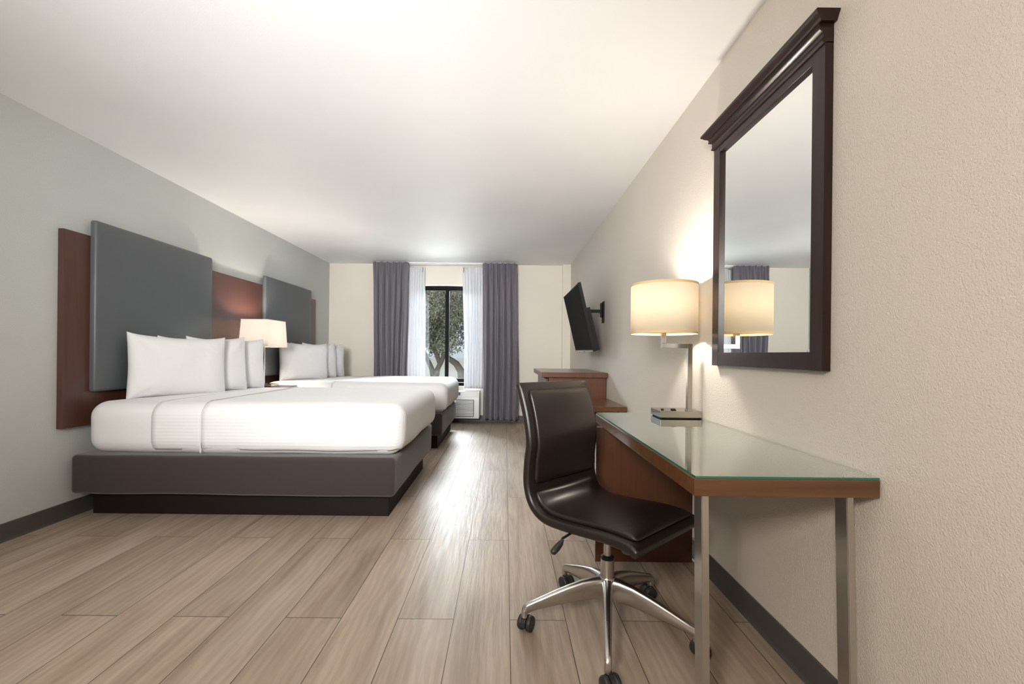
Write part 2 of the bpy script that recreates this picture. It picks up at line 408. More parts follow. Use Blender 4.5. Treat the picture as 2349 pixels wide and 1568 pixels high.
# ------------------------------------------------------------------ air conditioner
def ac():
    x0, x1 = -1.385, -.383
    t = thing('wall_air_conditioner', (-.88, 6.64, .09), 'white through-wall air conditioner under the window with louvred front', 'air conditioner')
    bm = bmesh.new()
    prof = [(6.78, .09), (6.51, .09), (6.50, .11), (6.50, .375), (6.515, .40), (6.60, .487), (6.62, .492), (6.78, .492)]
    loft(bm, [[Vector((x, a, b)) for a, b in prof] for x in (x0, x0 + .012, x1 - .012, x1)])
    obj('case', bm, M['white_plastic'], t, smooth=30)
    bm = bmesh.new()
    box(bm, (x0 + .03, 6.494, .118), (x1 - .075, 6.50, .372), .002)
    obj('dark_grille_back', bm, M['grille'], t)
    for k in range(11):
        z = .130 + k * .0215
        bm = bmesh.new()
        loft(bm, [[Vector((x, 6.494, z)), Vector((x, 6.478, z + .002)), Vector((x, 6.478, z + .012)), Vector((x, 6.494, z + .015))] for x in (x0 + .04, x1 - .085)])
        obj('louver', bm, M['white_plastic'], t)
    bm = bmesh.new(); n = Vector((0, -.087, .085)).normalized()
    def slant(xa, xb, s0, s1, th):
        p0 = Vector((0, 6.515, .40)); d = Vector((0, .085, .087))
        ring = lambda x: [Vector((x, 0, 0)) + p0 + d * s0 + n * .001, Vector((x, 0, 0)) + p0 + d * s1 + n * .001, Vector((x, 0, 0)) + p0 + d * s1 + n * th, Vector((x, 0, 0)) + p0 + d * s0 + n * th]
        loft(bm, [ring(xa), ring(xb)])
    slant(-.62, -.42, .12, .85, .007)
    obj('control_flap', bm, M['white_plastic'], t)
    bm = bmesh.new(); slant(-.74, -.67, .35, .8, .004); obj('vent_tab', bm, M['grey_plastic'], t)
ac()

# ------------------------------------------------------------------ headboard
t = thing('headboard', (-2.73, 4.44, .57), 'long mahogany wall headboard with two slate grey padded panels behind the beds', 'headboard')
obj('backing_panel', B(((XL + .001, 2.668, .57), (-2.708, 6.219, 1.80)), bev=.0015), M['wood_head'], t)
def round_box(bm, lo, hi, r, cell=.03, no_lo_x=False, drop_bottom=False, wob=0.0, amp_seed=0, pert=None):
    lo = Vector(lo); hi = Vector(hi)
    def axis_pts(a, b):
        n = max(2, int(round((b - a) / cell)))
        core = [a + r + (b - a - 2 * r) * i / n for i in range(n + 1)]
        ang = [math.radians(x) for x in (0, 15, 30)]
        e = [r * (1 - math.cos(math.radians(90 - q)) ) for q in ()]
        k = 4
        l = [a + r * (i / k) for i in range(k)]; h = [b - r * (i / k) for i in range(k)][::-1]
        return l + core + h
    ax = [axis_pts(lo[i], hi[i]) for i in range(3)]
    if no_lo_x:
        n = max(2, int((hi.x - r - lo.x) / cell)); ax[0] = [lo.x + (hi.x - r - lo.x) * i / n for i in range(n)] + [hi.x - r * (1 - i / 4) for i in range(5)]
    inner_lo = lo + Vector((0 if no_lo_x else r, r, r)); inner_hi = hi - Vector((r, r, r))
    V = {}
    def vert(p):
        k = tuple(round(q, 5) for q in p)
        if k not in V:
            p = Vector(p); inn = Vector([min(max(p[i], inner_lo[i]), inner_hi[i]) for i in range(3)])
            if no_lo_x and p.x <= inner_hi.x: inn.x = p.x
            d = p - inn
            # cube-to-sphere push so corners stay even
            if d.length > 1e-7:
                m_ = max(abs(q) for q in d)
                d = d.normalized() * m_
            q = inn + d
            nn = d.normalized() if d.length > 1e-7 else Vector((0, 0, 1))
            if wob: q += nn * noise.noise(q * 3.2 + Vector((amp_seed, 0, 0))) * wob
            if pert: q = pert(q, nn)
            V[k] = bm.verts.new(q)
        return V[k]
    for a in range(3):
        b_, c_ = [(1, 2), (0, 2), (0, 1)][a]
        for side in (0, 1):
            if no_lo_x and a == 0 and side == 0: continue
            if drop_bottom and a == 2 and side == 0: continue
            fixed = (lo, hi)[side][a]
            for i in range(len(ax[b_]) - 1):
                for j in range(len(ax[c_]) - 1):
                    q = []
                    for di, dj in ((0, 0), (1, 0), (1, 1), (0, 1)):
                        p = [0, 0, 0]; p[a] = fixed; p[b_] = ax[b_][i + di]; p[c_] = ax[c_][j + dj]; q.append(vert(p))
                    if len(set(q)) == 4: bm.faces.new(q)
def pad(y0, y1):
    bm = bmesh.new()
    # squarish pillowed panel with rounded upper corners
    cy_, cz = (y0 + y1) / 2, (.782 + 1.905) / 2; hy, hz = (y1 - y0) / 2, (1.905 - .782) / 2
    n = 40; rc = .018
    def outline(s_):
        a, b = hy * s_, hz * s_
        pts = []
        for qx, qz, a0 in ((1, 1, 0), (-1, 1, 90), (-1, -1, 180), (1, -1, 270)):
            for k in range(7):
                th = math.radians(a0 + 15 * k); r_ = rc
                pts.append((qx * (a - r_) + r_ * math.cos(th), qz * (b - r_) + r_ * math.sin(th)))
        return pts
    rings = []
    for inset, x in ((.0, -2.708), (0, -2.695), (.001, -2.684), (.004, -2.677), (.010, -2.673), (.022, -2.6705), (.05, -2.669), (.12, -2.668)):
        o_ = outline(1)
        rings.append([Vector((x, cy_ + a * (1 - inset / hy), cz + b * (1 - inset / hz))) for a, b in o_])
    loft(bm, rings)
    obj('padded_panel', bm, M['leather_grey'], t, smooth=60)
pad(2.84, 3.975); pad(4.855, 6.005)

# ------------------------------------------------------------------ beds
def bed(dy, label, group):
    t = thing('bed', (-1.68, 3.41 + dy, 0), label, 'bed', group)
    obj('plinth', B(((-2.66, 2.825 + dy, 0), (-.745, 4.0 + dy, .165)), bev=.003), M['plinth'], t)
    bm = bmesh.new(); round_box(bm, (-2.705, 2.71 + dy, .158), (-.68, 4.10 + dy, .402), .028, .12, wob=.006)
    obj('box_spring', bm, M['skirt'], t, smooth=50)
    bm = bmesh.new(); round_box(bm, (-2.655, 2.745 + dy, .398), (-.655, 4.07 + dy, .727), .095, .07, wob=.006)
    obj('mattress', bm, M['linen'], t, smooth=60)
    def pert(q, nn):
        return q
    def cover(name, x0, x1, grow, m, label, cat, wob, seed, closed_end):
        bm = bmesh.new()
        round_box(bm, (x0, 2.745 - grow + dy, .402), (x1, 4.07 + grow + dy, .727 + grow), .10, .035, no_lo_x=True, drop_bottom=True, wob=wob, amp_seed=seed)
        if not closed_end:
            # remove the rounded end wall: keep an open band
            g = [f for f in bm.faces if f.calc_center_median().x > x1 - .101]
            bmesh.ops.delete(bm, geom=g, context='FACES')
        # remove underside curl
        g = [f for f in bm.faces if f.normal.z < -.2 and f.calc_center_median().z < .42]
        o = obj(name, bm, m, smooth=70, origin=(x0, 3.41 + dy, .40))
        mod_solid(o, .004, -1)
        return setp(o, label, cat)
    return t, cover
GB = 'double beds with white linen'
b1, cov1 = bed(0, 'nearer double bed on a dark plinth with charcoal-brown base', GB)
b2, cov2 = bed(2.03, 'farther double bed beside the window wall with charcoal-brown base', GB)
def bedding(cov, dy, where):
    a = cov('bedspread', -1.905, -.637, .010, M['linen_rib'], 'white finely striped bedspread tucked over the %s bed' % where, 'bedspread', .007, 3 + dy, True)
    b = cov('folded_sheet', -2.22, -1.905 + .107, .005, M['linen_rib'], 'white sheet band folded below the pillows of the %s bed' % where, 'sheet', .004, 9 + dy, False)
    for o in (a, b): o['group'] = 'white bedding on the two beds'
    # stitched hem of the bedspread
    bm = bmesh.new()
    pts = []; y0, y1, zt, r = 2.733 + dy, 4.082 + dy, .739, .10
    pts.append((-1.905, y0, .42)); pts.append((-1.905, y0, zt - r))
    for k in range(1, 9):
        th = PI / 2 * k / 9; pts.append((-1.905, y0 + r - r * math.cos(th), zt - r + r * math.sin(th)))
    for k in range(11): pts.append((-1.905, y0 + r + (y1 - y0 - 2 * r) * k / 10, zt))
    for k in range(1, 9):
        th = PI / 2 * k / 9; pts.append((-1.905, y1 - r + r * math.sin(th), zt - r + r * math.cos(th)))
    pts.append((-1.905, y1, zt - r)); pts.append((-1.905, y1, .42))
    tube(bm, pts, .003, 8)
    obj('hem', bm, M['linen'], a, smooth=60)
bedding(cov1, 0, 'nearer'); bedding(cov2, 2.03, 'farther')

# ------------------------------------------------------------------ pillows
def pillow_bm(seed):
    bm = bmesh.new(); hw, hh, T = .325, .225, .085; n, m_ = 34, 26
    def P3(u, v, sgn):
        x = hw * u * (1 - .04 * (1 - v * v)); y = hh * v * (1 - (.085 if v > 0 else .03) * (1 - u * u) + (.05 * (abs(u) ** 6)))
        th = T * (max(0, (1 - u ** 4)) * max(0, (1 - v ** 4))) ** .48
        nz = noise.noise(Vector((x * 5 + seed, y * 5, sgn))) * .012 + noise.noise(Vector((x * 14, y * 14 + seed, sgn * 3))) * .004
        # creases running out of the corners
        cr = 0
        for cu, cv in ((1, 1), (-1, 1), (1, -1), (-1, -1)):
            du, dv = (u - cu), (v - cv); d = math.hypot(du, dv)
            if d < .9: cr += .006 * math.sin(9 * math.atan2(dv, du) + seed) * max(0, 1 - d / .9) * min(1, d * 4)
        zz = sgn * (th + (nz + cr) * min(1, th / (T * .5)))
        sag = -.02 * (1 - v) * .5 * (1 - abs(u)) 
        return Vector((x, y + sag * 0, zz))
    G = {}
    for sgn in (1, -1):
        for i in range(n + 1):
            for j in range(m_ + 1):
                u = math.sin(PI / 2 * (2 * i / n - 1)); v = math.sin(PI / 2 * (2 * j / m_ - 1))
                edge = i in (0, n) or j in (0, m_)
                if edge and sgn == -1: G[(sgn, i, j)] = G[(1, i, j)]; continue
                G[(sgn, i, j)] = bm.verts.new(P3(u, v, sgn))
        for i in range(n):
            for j in range(m_):
                q = [G[(sgn, i, j)], G[(sgn, i + 1, j)], G[(sgn, i + 1, j + 1)], G[(sgn, i, j + 1)]]
                bm.faces.new(q if sgn == 1 else q[::-1])
    return bm
d = Vector((.31, .56, 0)).normalized(); nrm = Vector((d.y, -d.x, 0)); lean = math.radians(4)
up = Vector((0, 0, 1)) * math.cos(lean) - nrm * math.sin(lean); nf = d.cross(up).normalized()
names = ['nearest the camera', 'in the middle of its row', 'at the far side of its row']
for b_, (dy, bed_n, grp) in enumerate(((0, 'nearer', 'pillows on the nearer bed'), (2.03, 'farther', 'pillows on the farther bed'))):
    for k in range(3):
        base = Vector((-2.435 + .006 * k, 3.275 + .275 * k + dy, .735))
        o = obj('pillow', pillow_bm(k * 3.7 + b_ * 11), M['pillow'], smooth=80)
        R_ = Matrix((d, up, nf)).transposed().to_4x4()
        tw = Matrix.Rotation(math.radians((-1.5, 1.2, -.5)[k]), 4, 'Z')
        ctr = base + up * .209
        o.matrix_world = Matrix.Translation(ctr) @ R_ @ tw
        setp(o, 'white standing pillow on the %s bed, %s' % (bed_n, names[k]), 'pillow', grp)

# ------------------------------------------------------------------ nightstand + bedside lamp
t = thing('nightstand', (-2.47, 4.42, 0), 'brown wooden nightstand in the gap between the two beds', 'nightstand')
obj('body', B(((-2.70, 4.17, 0), (-2.25, 4.67, .66)), bev=.003), M['wood_panel'], t)
obj('top', B(((-2.705, 4.155, .66), (-2.235, 4.69, .70)), bev=.004), M['wood_panel'], t)
for z in (.10, .38):
    dr = obj('drawer', B(((-2.25, 4.19, z), (-2.235, 4.65, z + .25)), bev=.002), M['wood_panel'], t)
    bm = bmesh.new(); tube(bm, [(-2.235, 4.42, z + .13), (-2.215, 4.42, z + .13)], .012, 12); obj('knob', bm, M['nickel'], dr)

def outlets(parent, x, y, z):
    for dx, dy_ in ((0, 0), (.02, -.045)):
        obj('socket', B(((x + dx, y + dy_, z), (x + dx + .022, y + dy_ + .018, z + .004)), bev=.001), M['black'], parent)
    bm = bmesh.new(); tube(bm, [(x - .03, y - .02, z), (x - .03, y - .02, z + .006)], .006, 12); obj('switch', bm, M['black'], parent)
LX, LY = -2.485, 4.49
t = thing('bedside_lamp', (LX, LY, .70), 'lit lamp with a square tapered white shade on the nightstand between the beds', 'table lamp')
obj('base', B(((LX - .07, LY - .10, .704), (LX + .13, LY + .05, .727)), bev=.003), M['nickel'], t)
obj('pole', B(((LX - .009, LY - .009, .727), (LX + .009, LY + .009, 1.17)), bev=.001), M['nickel'], t)
outlets(t, LX + .06, LY - .03, .727)
bm = bmesh.new()
hb, ht = (.146, .19), (.134, .172)
def rect(hx, hy, z, cx, cy_): return [Vector((cx + sx * hx, cy_ + sy * hy, z)) for sx, sy in ((1, 1), (-1, 1), (-1, -1), (1, -1))]
loft(bm, [rect(*hb, 1.108, LX - .002, LY), rect(*ht, 1.376, LX - .002, LY)], caps=False)
sh = obj('shade', bm, M['shade_white'], t); mod_solid(sh, .002, 0)
for z, (hx, hy) in ((1.108, hb), (1.376, ht)):
    bm = bmesh.new()
    q = [rect(hx + a, hy + a, z + b, LX - .002, LY) for a, b in ((-.002, -.003), (.002, -.003), (.002, .003), (-.002, .003), (-.002, -.003))]
    loft(bm, q, caps=False); bmesh.ops.remove_doubles(bm, verts=bm.verts, dist=1e-5)
    obj('shade_trim', bm, M['shade_trim_white'], sh)
bm = bmesh.new(); bmesh.ops.create_uvsphere(bm, u_segments=16, v_segments=10, radius=.028, matrix=Matrix.Translation((LX, LY, 1.21)))
M['bulb'] = mat('glowing_bulb', (1, .9, .75), .4, **{'Emission Color': (1, .78, .5, 1), 'Emission Strength': 6.0})
obj('bulb', bm, M['bulb'], t, smooth=60)
light('bedside_lamp_light', 'POINT', (LX, LY, 1.26), None, 28, (1, .90, .78), shadow_soft_size=.05)

# ------------------------------------------------------------------ television
def tv():
    t = thing('television', (.9, 4.5, 1.2), 'black flat television tilted down on a wall arm above the dresser', 'television')
    o0 = Vector((.826, 4.1, 1.097)); a = (Vector((.838, 5.17, 1.106)) - o0); Wd = a.length; a.normalize()
    b = Vector((-.151, 0, .63)); Ht = b.length; b.normalize()
    n = a.cross(b).normalized()
    if n.x > 0: n = -n
    def lb(bm, a0, a1, b0, b1, n0, n1, bev=0.0):
        k = bmesh.ops.create_cube(bm, size=1)['verts']
        for v in k:
            q = (a0 + (v.co.x + .5) * (a1 - a0), b0 + (v.co.y + .5) * (b1 - b0), n0 + (v.co.z + .5) * (n1 - n0))
            v.co = o0 + a * q[0] + b * q[1] + n * q[2]
        if bev: bmesh.ops.bevel(bm, geom=list({e for v in k for e in v.link_edges}), offset=bev, segments=2, affect='EDGES')
    bm = bmesh.new(); lb(bm, -.006, Wd + .006, -.006, Ht + .006, -.028, -.001, .002); case = obj('case', bm, M['black'], t)
    bm = bmesh.new(); lb(bm, .03, Wd - .03, 0.0, Ht * .62, -.062, -.028, .008); obj('rear_housing', bm, M['black'], case)
    bm = bmesh.new(); lb(bm, .006, Wd - .006, .012, Ht - .006, -.001, .0005); obj('screen', bm, M['screen'], t)
    bm = bmesh.new(); lb(bm, 0, Wd, -.006, .004, -.003, .004, .001); obj('bottom_bezel', bm, M['nickel'], t)
    bm = bmesh.new(); lb(bm, Wd * .5 - .03, Wd * .5 + .03, -.014, -.006, -.01, .0, .001); obj('sensor', bm, M['grey_plastic'], t)
    bm = bmesh.new(); lb(bm, Wd * .5 - .12, Wd * .5 + .05, Ht * .42, Ht * .78, -.074, -.03, .003)
    br = obj('mounting_plate', bm, M['black'], t)
    m = thing('tv_wall_mount', (.98, 4.45, 1.38), 'black articulated wall bracket holding the television', 'wall mount')
    obj('wall_plate', B(((.985, 4.39, 1.385), (.997, 4.47, 1.60)), bev=.002), M['black'], m)
    obj('arm', B(((.83, 4.415, 1.488), (.975, 4.445, 1.518)), bev=.003), M['black'], m)
    bm = bmesh.new(); tube(bm, [(.972, 4.43, 1.44), (.972, 4.43, 1.585)], .012, 12); obj('hinge', bm, M['black'], m, smooth=40)
    for z in (1.40, 1.585):
        bm = bmesh.new(); tube(bm, [(.985, 4.43, z), (.979, 4.43, z)], .006, 8); obj('bolt', bm, M['nickel'], m)
tv()

# ------------------------------------------------------------------ dresser + bench
t = thing('dresser', (.68, 4.76, 0), 'reddish wooden dresser with overhanging top under the television', 'dresser')
obj('top', B(((.352, 4.20, .838), (.99, 5.34, .887)), bev=.003), M['wood_case'], t)
obj('body', B(((.43, 4.26, .06), (.988, 5.28, .838)), bev=.002), M['wood_case'], t)
obj('kickboard', B(((.46, 4.28, 0), (.985, 5.26, .06))), M['plinth'], t)
for y0, y1 in ((4.255, 4.765), (4.775, 5.285)):
    for z0, z1 in ((.08, .32), (.33, .57), (.58, .82)):
        obj('drawer', B(((.40, y0, z0), (.42, y1, z1)), bev=.002), M['wood_case'], t)
obj('face_rail', B(((.42, 4.27, .07), (.43, 5.27, .83))), M['plinth'], t)
t = thing('luggage_bench', (.70, 3.86, 0), 'low brown wooden bench top on metal legs beside the dresser', 'bench')
obj('top', B(((.42, 3.53, .597), (.99, 4.19, .640)), bev=.003), M['wood_desk'], t)
for x in (.44, .935):
    for y in (3.56, 4.13):
        obj('leg', B(((x, y, 0), (x + .03, y + .03, .597)), bev=.002), M['steel'], t)

# ------------------------------------------------------------------ desk
def desk():
    x0, x1, y0, y1 = .502, .992, 1.148, 2.405
    t = thing('desk', (.75, 1.78, 0), 'writing desk with cherry wood edge and metal front frame along the right wall', 'desk')
    obj('desktop', B(((x0, y0, .689), (x1, y1, .736)), bev=.003), M['wood_desk_x'], t)
    g = thing('glass_top', (.75, 1.78, .736), 'clear glass sheet with green edge lying on the wooden desktop', 'glass sheet')
    bm = bmesh.new(); box(bm, (x0 + .004, y0 + .003, .7363), (x1, y1 - .003, .742), 0)
    for f in bm.faces: f.material_index = 0 if abs(f.normal.z) > .5 else 1
    obj('sheet', bm, None, g, mats=[M['desk_glass'], M['glass_edge']])
    obj('end_panel', B(((.472, 2.235, 0), (.969, 2.272, .689)), bev=.002), M['wood_panel'], t)
    def leaning(xa, xb, ya, yb):
        # leg leaning a little towards the room
        bm = bmesh.new(); k = .036
        r = [[Vector((x, y - (.685 - z) * k, z)) for x, y in ((xa, ya), (xb, ya), (xb, yb), (xa, yb))] for z in (0, .685)]
        loft(bm, r); bmesh.ops.bevel(bm, geom=bm.edges[:], offset=.002, segments=2, affect='EDGES'); return bm
    obj('leg', leaning(.540, .560, 1.19, 1.24), M['steel'], t)
    obj('leg', leaning(.936, .956, 1.19, 1.235), M['steel'], t)
    obj('top_bar', B(((.540, 1.19, .678), (.956, 1.24, .689)), bev=.001), M['steel'], t)
    return t
desk()

# ------------------------------------------------------------------ desk lamp
def desk_lamp():
    z0 = .742
    t = thing('desk_lamp', (.88, 2.25, z0), 'lit brushed nickel lamp with cream drum shade on the glass desk', 'table lamp')
    obj('base', B(((.783, 2.188, z0 + .005), (.990, 2.335, z0 + .039)), bev=.002), M['nickel'], t)
    obj('foot_pad', B(((.79, 2.195, z0), (.983, 2.328, z0 + .005))), M['black'], t)
    zt = z0 + .039
    bm = bmesh.new(); yb, yf = 2.217, 2.193
    box(bm, (.920, yf, zt), (.943, yb, 1.120), .0012); st = obj('pole', bm, M['nickel'], t)
    obj('collar', B(((.917, yf - .003, zt), (.946, yb + .003, zt + .009)), bev=.001), M['nickel'], st)
    obj('arm', B(((.787, yf, 1.097), (.9205, yb, 1.120)), bev=.0012), M['nickel'], t)
    obj('riser', B(((.787, yf, 1.1195), (.811, yb, 1.21)), bev=.0012), M['nickel'], t)
    obj('socket', B(((.86, 2.25, zt), (.883, 2.262, zt + .004)), bev=.001), M['black'], t)
    obj('socket', B(((.845, 2.205, zt), (.868, 2.217, zt + .004)), bev=.001), M['black'], t)
    bm = bmesh.new(); tube(bm, [(.808, 2.235, zt), (.808, 2.235, zt + .006)], .007, 14); obj('switch', bm, M['black'], t)
    cx_, cy_, r, za, zb = .800, 2.206, .160, 1.168, 1.418
    circ = lambda rr, z: [Vector((cx_ + rr * math.cos(2 * PI * k / 72), cy_ + rr * math.sin(2 * PI * k / 72), z)) for k in range(72)]
    bm = bmesh.new(); loft(bm, [circ(r, za), circ(r, zb)], caps=False)
    sh = obj('shade', bm, M['shade'], t, smooth=60); mod_solid(sh, .0016, 0)
    for n_, a, b in (('top_trim', zb - .010, zb + .001), ('bottom_trim', za - .001, za + .010)):
        bm = bmesh.new(); loft(bm, [circ(r + .0016, a), circ(r + .0016, b), circ(r - .0016, b), circ(r - .0016, a), circ(r + .0016, a)], caps=False)
        obj(n_, bm, M['tan_trim'], sh, smooth=30)
    bm = bmesh.new()
    for k in range(3):
        a = 2 * PI * k / 3 + .4
        tube(bm, [(cx_, cy_, zb - .03), (cx_ + r * math.cos(a), cy_ + r * math.sin(a), zb - .006)], .0018, 6)
    obj('shade_spider', bm, M['nickel'], sh)
    bm = bmesh.new(); tube(bm, [(.799, 2.205, 1.205), (.799, 2.205, 1.25)], .014, 12); obj('bulb_socket', bm, M['black'], t)
    bm = bmesh.new(); bmesh.ops.create_uvsphere(bm, u_segments=16, v_segments=10, radius=.03, matrix=Matrix.Translation((.80, 2.206, 1.285)))
    obj('bulb', bm, M['bulb'], t, smooth=60)
    light('desk_lamp_light', 'POINT', (.80, 2.206, 1.335), None, 27, (1, .92, .82), shadow_soft_size=.04)
desk_lamp()

# ------------------------------------------------------------------ mirror
def mirror():
    t = thing('wall_mirror', (.99, 1.69, 1.015), 'tall wall mirror in espresso wood frame with stepped cornice above the desk', 'mirror')
    y0, y1, z0, z1 = 1.334, 2.046, 1.016, 2.026
    F = [('stile', (.970, y0, z0), (.996, 1.390, z1)), ('stile', (.970, 1.990, z0), (.996, y1, z1)),
         ('bottom_rail', (.9705, 1.390, z0 + .001), (.996, 1.990, 1.075)), ('top_rail', (.9705, 1.390, 1.990), (.996, 1.990, z1))]
    for n_, a, b in F: obj(n_, B((a, b), bev=.0012), M['espresso'], t)
    obj('glass', B(((.984, 1.388, 1.073), (.988, 1.992, 1.992))), M['mirror'], t)
    # cornice: moulded profile (x from wall, z) lofted along y with returns
    frieze = [(.996, 2.022), (.966, 2.022), (.961, 2.026), (.960, 2.031), (.964, 2.036), (.963, 2.038), (.963, 2.056), (.957, 2.058), (.951, 2.062), (.950, 2.067),
              (.953, 2.071), (.951, 2.073), (.951, 2.081), (.996, 2.081)]
    crown = [(.996, 2.080), (.948, 2.080), (.945, 2.083), (.938, 2.087), (.932, 2.094), (.926, 2.098), (.925, 2.102), (.925, 2.107), (.996, 2.107)]
    for n_, prof, near in (('frieze', frieze, 0), ('crown', crown, 1)):
        bm = bmesh.new(); rr = []
        for end in (0, 1):
            out = []
            for i_, (x, z) in enumerate(prof):
                xe = prof[-2][0] if i_ == len(prof) - 1 else (prof[1][0] if i_ == 0 else x)
                o_ = max(0, .970 - xe)
                y = (y0 - (o_ * .6 if near else 0)) if end == 0 else y1 + o_
                out.append(Vector((x, y, z)))
            rr.append(out)
        loft(bm, rr); obj(n_, bm, M['espresso'], t, smooth=25)
mirror()

# ------------------------------------------------------------------ office chair
def chair():
    C0 = Vector((.405, 1.692, 0)); fw = Vector((.66, -.75, 0)).normalized(); wd = Vector((.75, .66, 0)).normalized()
    OFF = C0 + wd * .03
    t = thing('office_chair', tuple(C0), 'armless dark brown leather swivel chair on a five-star metal base at the desk', 'chair')
    def prof_pts(pts, n=60):
        # Catmull-Rom
        P_ = [Vector((a, b)) for a, b in pts]; out = []
        P_ = [P_[0] * 2 - P_[1]] + P_ + [P_[-1] * 2 - P_[-2]]
        seg = len(P_) - 3; per = n // seg
        for i in range(seg):
            for k in range(per):
                u = k / per; p0, p1, p2, p3 = P_[i:i + 4]
                out.append(.5 * ((2 * p1) + (-p0 + p2) * u + (2 * p0 - 5 * p1 + 4 * p2 - p3) * u * u + (-p0 + 3 * p1 - 3 * p2 + p3) * u ** 3))
        out.append(P_[-2]); return out
    prof = [(.252, .428), (.208, .446), (.10, .446), (-.06, .432), (-.165, .432), (-.225, .465), (-.252, .530), (-.250, .62), (-.240, .70), (-.258, .80), (-.288, .89), (-.312, .945)]
    def to3(s_, t_, z): return OFF + fw * s_ + wd * t_ + Vector((0, 0, z))
    def slab(pts, hw, th, off, rnd, dome=0.0, endr=.02, crown=0.0):
        """thick band following the side profile; off = shift along inner normal"""
        bm = bmesh.new(); rings = []; n = len(pts)
        total = sum((pts[i + 1] - pts[i]).length for i in range(n - 1)); acc = 0
        for i, p in enumerate(pts):
            if i: acc += (pts[i] - pts[i - 1]).length
            d_ = (pts[min(i + 1, n - 1)] - pts[max(i - 1, 0)]).normalized(); nn = Vector((d_.y, -d_.x))   # towards sitter/up
            if nn.dot(Vector((1, 1))) < 0: nn = -nn
            e = min(acc, total - acc); k = 1 if e > endr else math.sqrt(max(0.0, 1 - (1 - e / endr) ** 2))
            th_ = max(.0015, th * (k if endr else 1)); hw_ = hw - rnd * (1 - k)
            ring = []
            m_ = 10
            # upper side
            for q in range(m_ + 1):
                tt = -1 + 2 * q / m_
                r_ = rnd
                ring.append((tt * (hw_ - r_), th_ / 2 + dome * k * (1 - tt * tt)))
            for q in range(1, 6):
                a = PI / 2 - PI * q / 6
                ring.append((hw_ - rnd + rnd * math.cos(a), th_ / 2 * math.sin(a)))
            for q in range(m_ + 1):
                tt = 1 - 2 * q / m_
                ring.append((tt * (hw_ - rnd), -th_ / 2))
            for q in range(1, 6):
                a = -PI / 2 - PI * q / 6
                ring.append((-(hw_ - rnd) + rnd * math.cos(a), th_ / 2 * math.sin(a)))
            cc = p + nn * off
            rings.append([to3(cc.x + nn.x * y_, x_, cc.y + nn.y * y_) for x_, y_ in ring])
        loft(bm, rings); return bm
    full = prof_pts(prof, 88)
    obj('shell', slab(full, .222, .034, -.014, .012, endr=.012), M['chair_leather'], t, smooth=50)
    L_ = [0]
    for i in range(1, len(full)): L_.append(L_[-1] + (full[i] - full[i - 1]).length)
    tot = L_[-1]
    seat = [p for p, l in zip(full, L_) if .030 < l < tot * .545]
    back = [p for p, l in zip(full, L_) if tot * .56 < l < tot - .038]
    obj('seat_pad', slab(seat, .192, .022, .010, .012, dome=.012, endr=.03), M['chair_leather'], t, smooth=60)
    obj('back_pad', slab(back, .188, .020, .010, .012, dome=.010, endr=.03), M['chair_leather'], t, smooth=60)
    # piping around the shell rim
    for sg in (-1, 1):
        bm = bmesh.new(); pts = []
        for i, p in enumerate(full[::2]):
            if i < 2 or i > len(full) // 2 - 2: continue
            d_ = (full[min(2 * i + 1, len(full) - 1)] - full[max(2 * i - 1, 0)]).normalized(); nn = Vector((-d_.y, d_.x))
            if nn.dot(Vector((1, 1))) < 0: nn = -nn
            q = p + nn * .001; pts.append(to3(q.x, sg * .2135, q.y))
        tube(bm, pts, .0022, 6); obj('piping', bm, M['chair_leather'], t, smooth=60)
    # mechanism
    bm = bmesh.new(); k = bmesh.ops.create_cube(bm, size=1)['verts']
    for v in k: v.co = C0 + fw * (v.co.x * .20 - .01) + wd * (v.co.y * .16 + .01) + Vector((0, 0, .388 + v.co.z * .045))
    bmesh.ops.bevel(bm, geom=bm.edges[:], offset=.006, segments=2, affect='EDGES'); obj('mechanism', bm, M['black'], t)
    bm = bmesh.new(); kn = C0 + fw * .105 - wd * .02
    tube(bm, [kn + Vector((0, 0, .395)), kn + Vector((0, 0, .345)), kn + Vector((0, 0, .335))], [.030, .027, .022], 20); obj('tension_knob', bm, M['grey_plastic'], t, smooth=50)
    # lever with paddle
    hand = [Vector((.335, 1.665, .398)), Vector((.268, 1.62, .406)), Vector((.237, 1.59, .402)), Vector((.214, 1.57, .398)), Vector((.208, 1.562, .390))]
    bm = bmesh.new(); tube(bm, hand, .0045, 10); lv = obj('lever', bm, M['black'], t, smooth=60)
    bm = bmesh.new(); tube(bm, [(.213, 1.565, .394), (.205, 1.556, .386), (.191, 1.543, .376), (.175, 1.522, .370), (.170, 1.517, .369)], [.005, .010, .0125, .0115, .005], 12)
    obj('paddle', bm, M['rubber'], lv, smooth=60)
    # gas lift
    v = Vector
    bm = bmesh.new(); tube(bm, [C0 + v((0, 0, .255)), C0 + v((0, 0, .40))], .0145, 24); obj('piston', bm, M['chrome'], t, smooth=40)
    bm = bmesh.new(); tube(bm, [C0 + v((0, 0, .268)), C0 + v((0, 0, .279)), C0 + v((0, 0, .284))], [.0245, .0245, .018], 24); obj('collar_ring', bm, M['black'], t, smooth=40)
    bm = bmesh.new(); tube(bm, [C0 + v((0, 0, .19)), C0 + v((0, 0, .27))], .0255, 28); obj('column', bm, M['chrome'], t, smooth=40)
    # star base: hub + five spokes
    bm = bmesh.new(); tube(bm, [C0 + v((0, 0, .115)), C0 + v((0, 0, .12)), C0 + v((0, 0, .195)), C0 + v((0, 0, .203))], [.028, .032, .034, .029], 28); obj('hub', bm, M['chrome'], t, smooth=50)
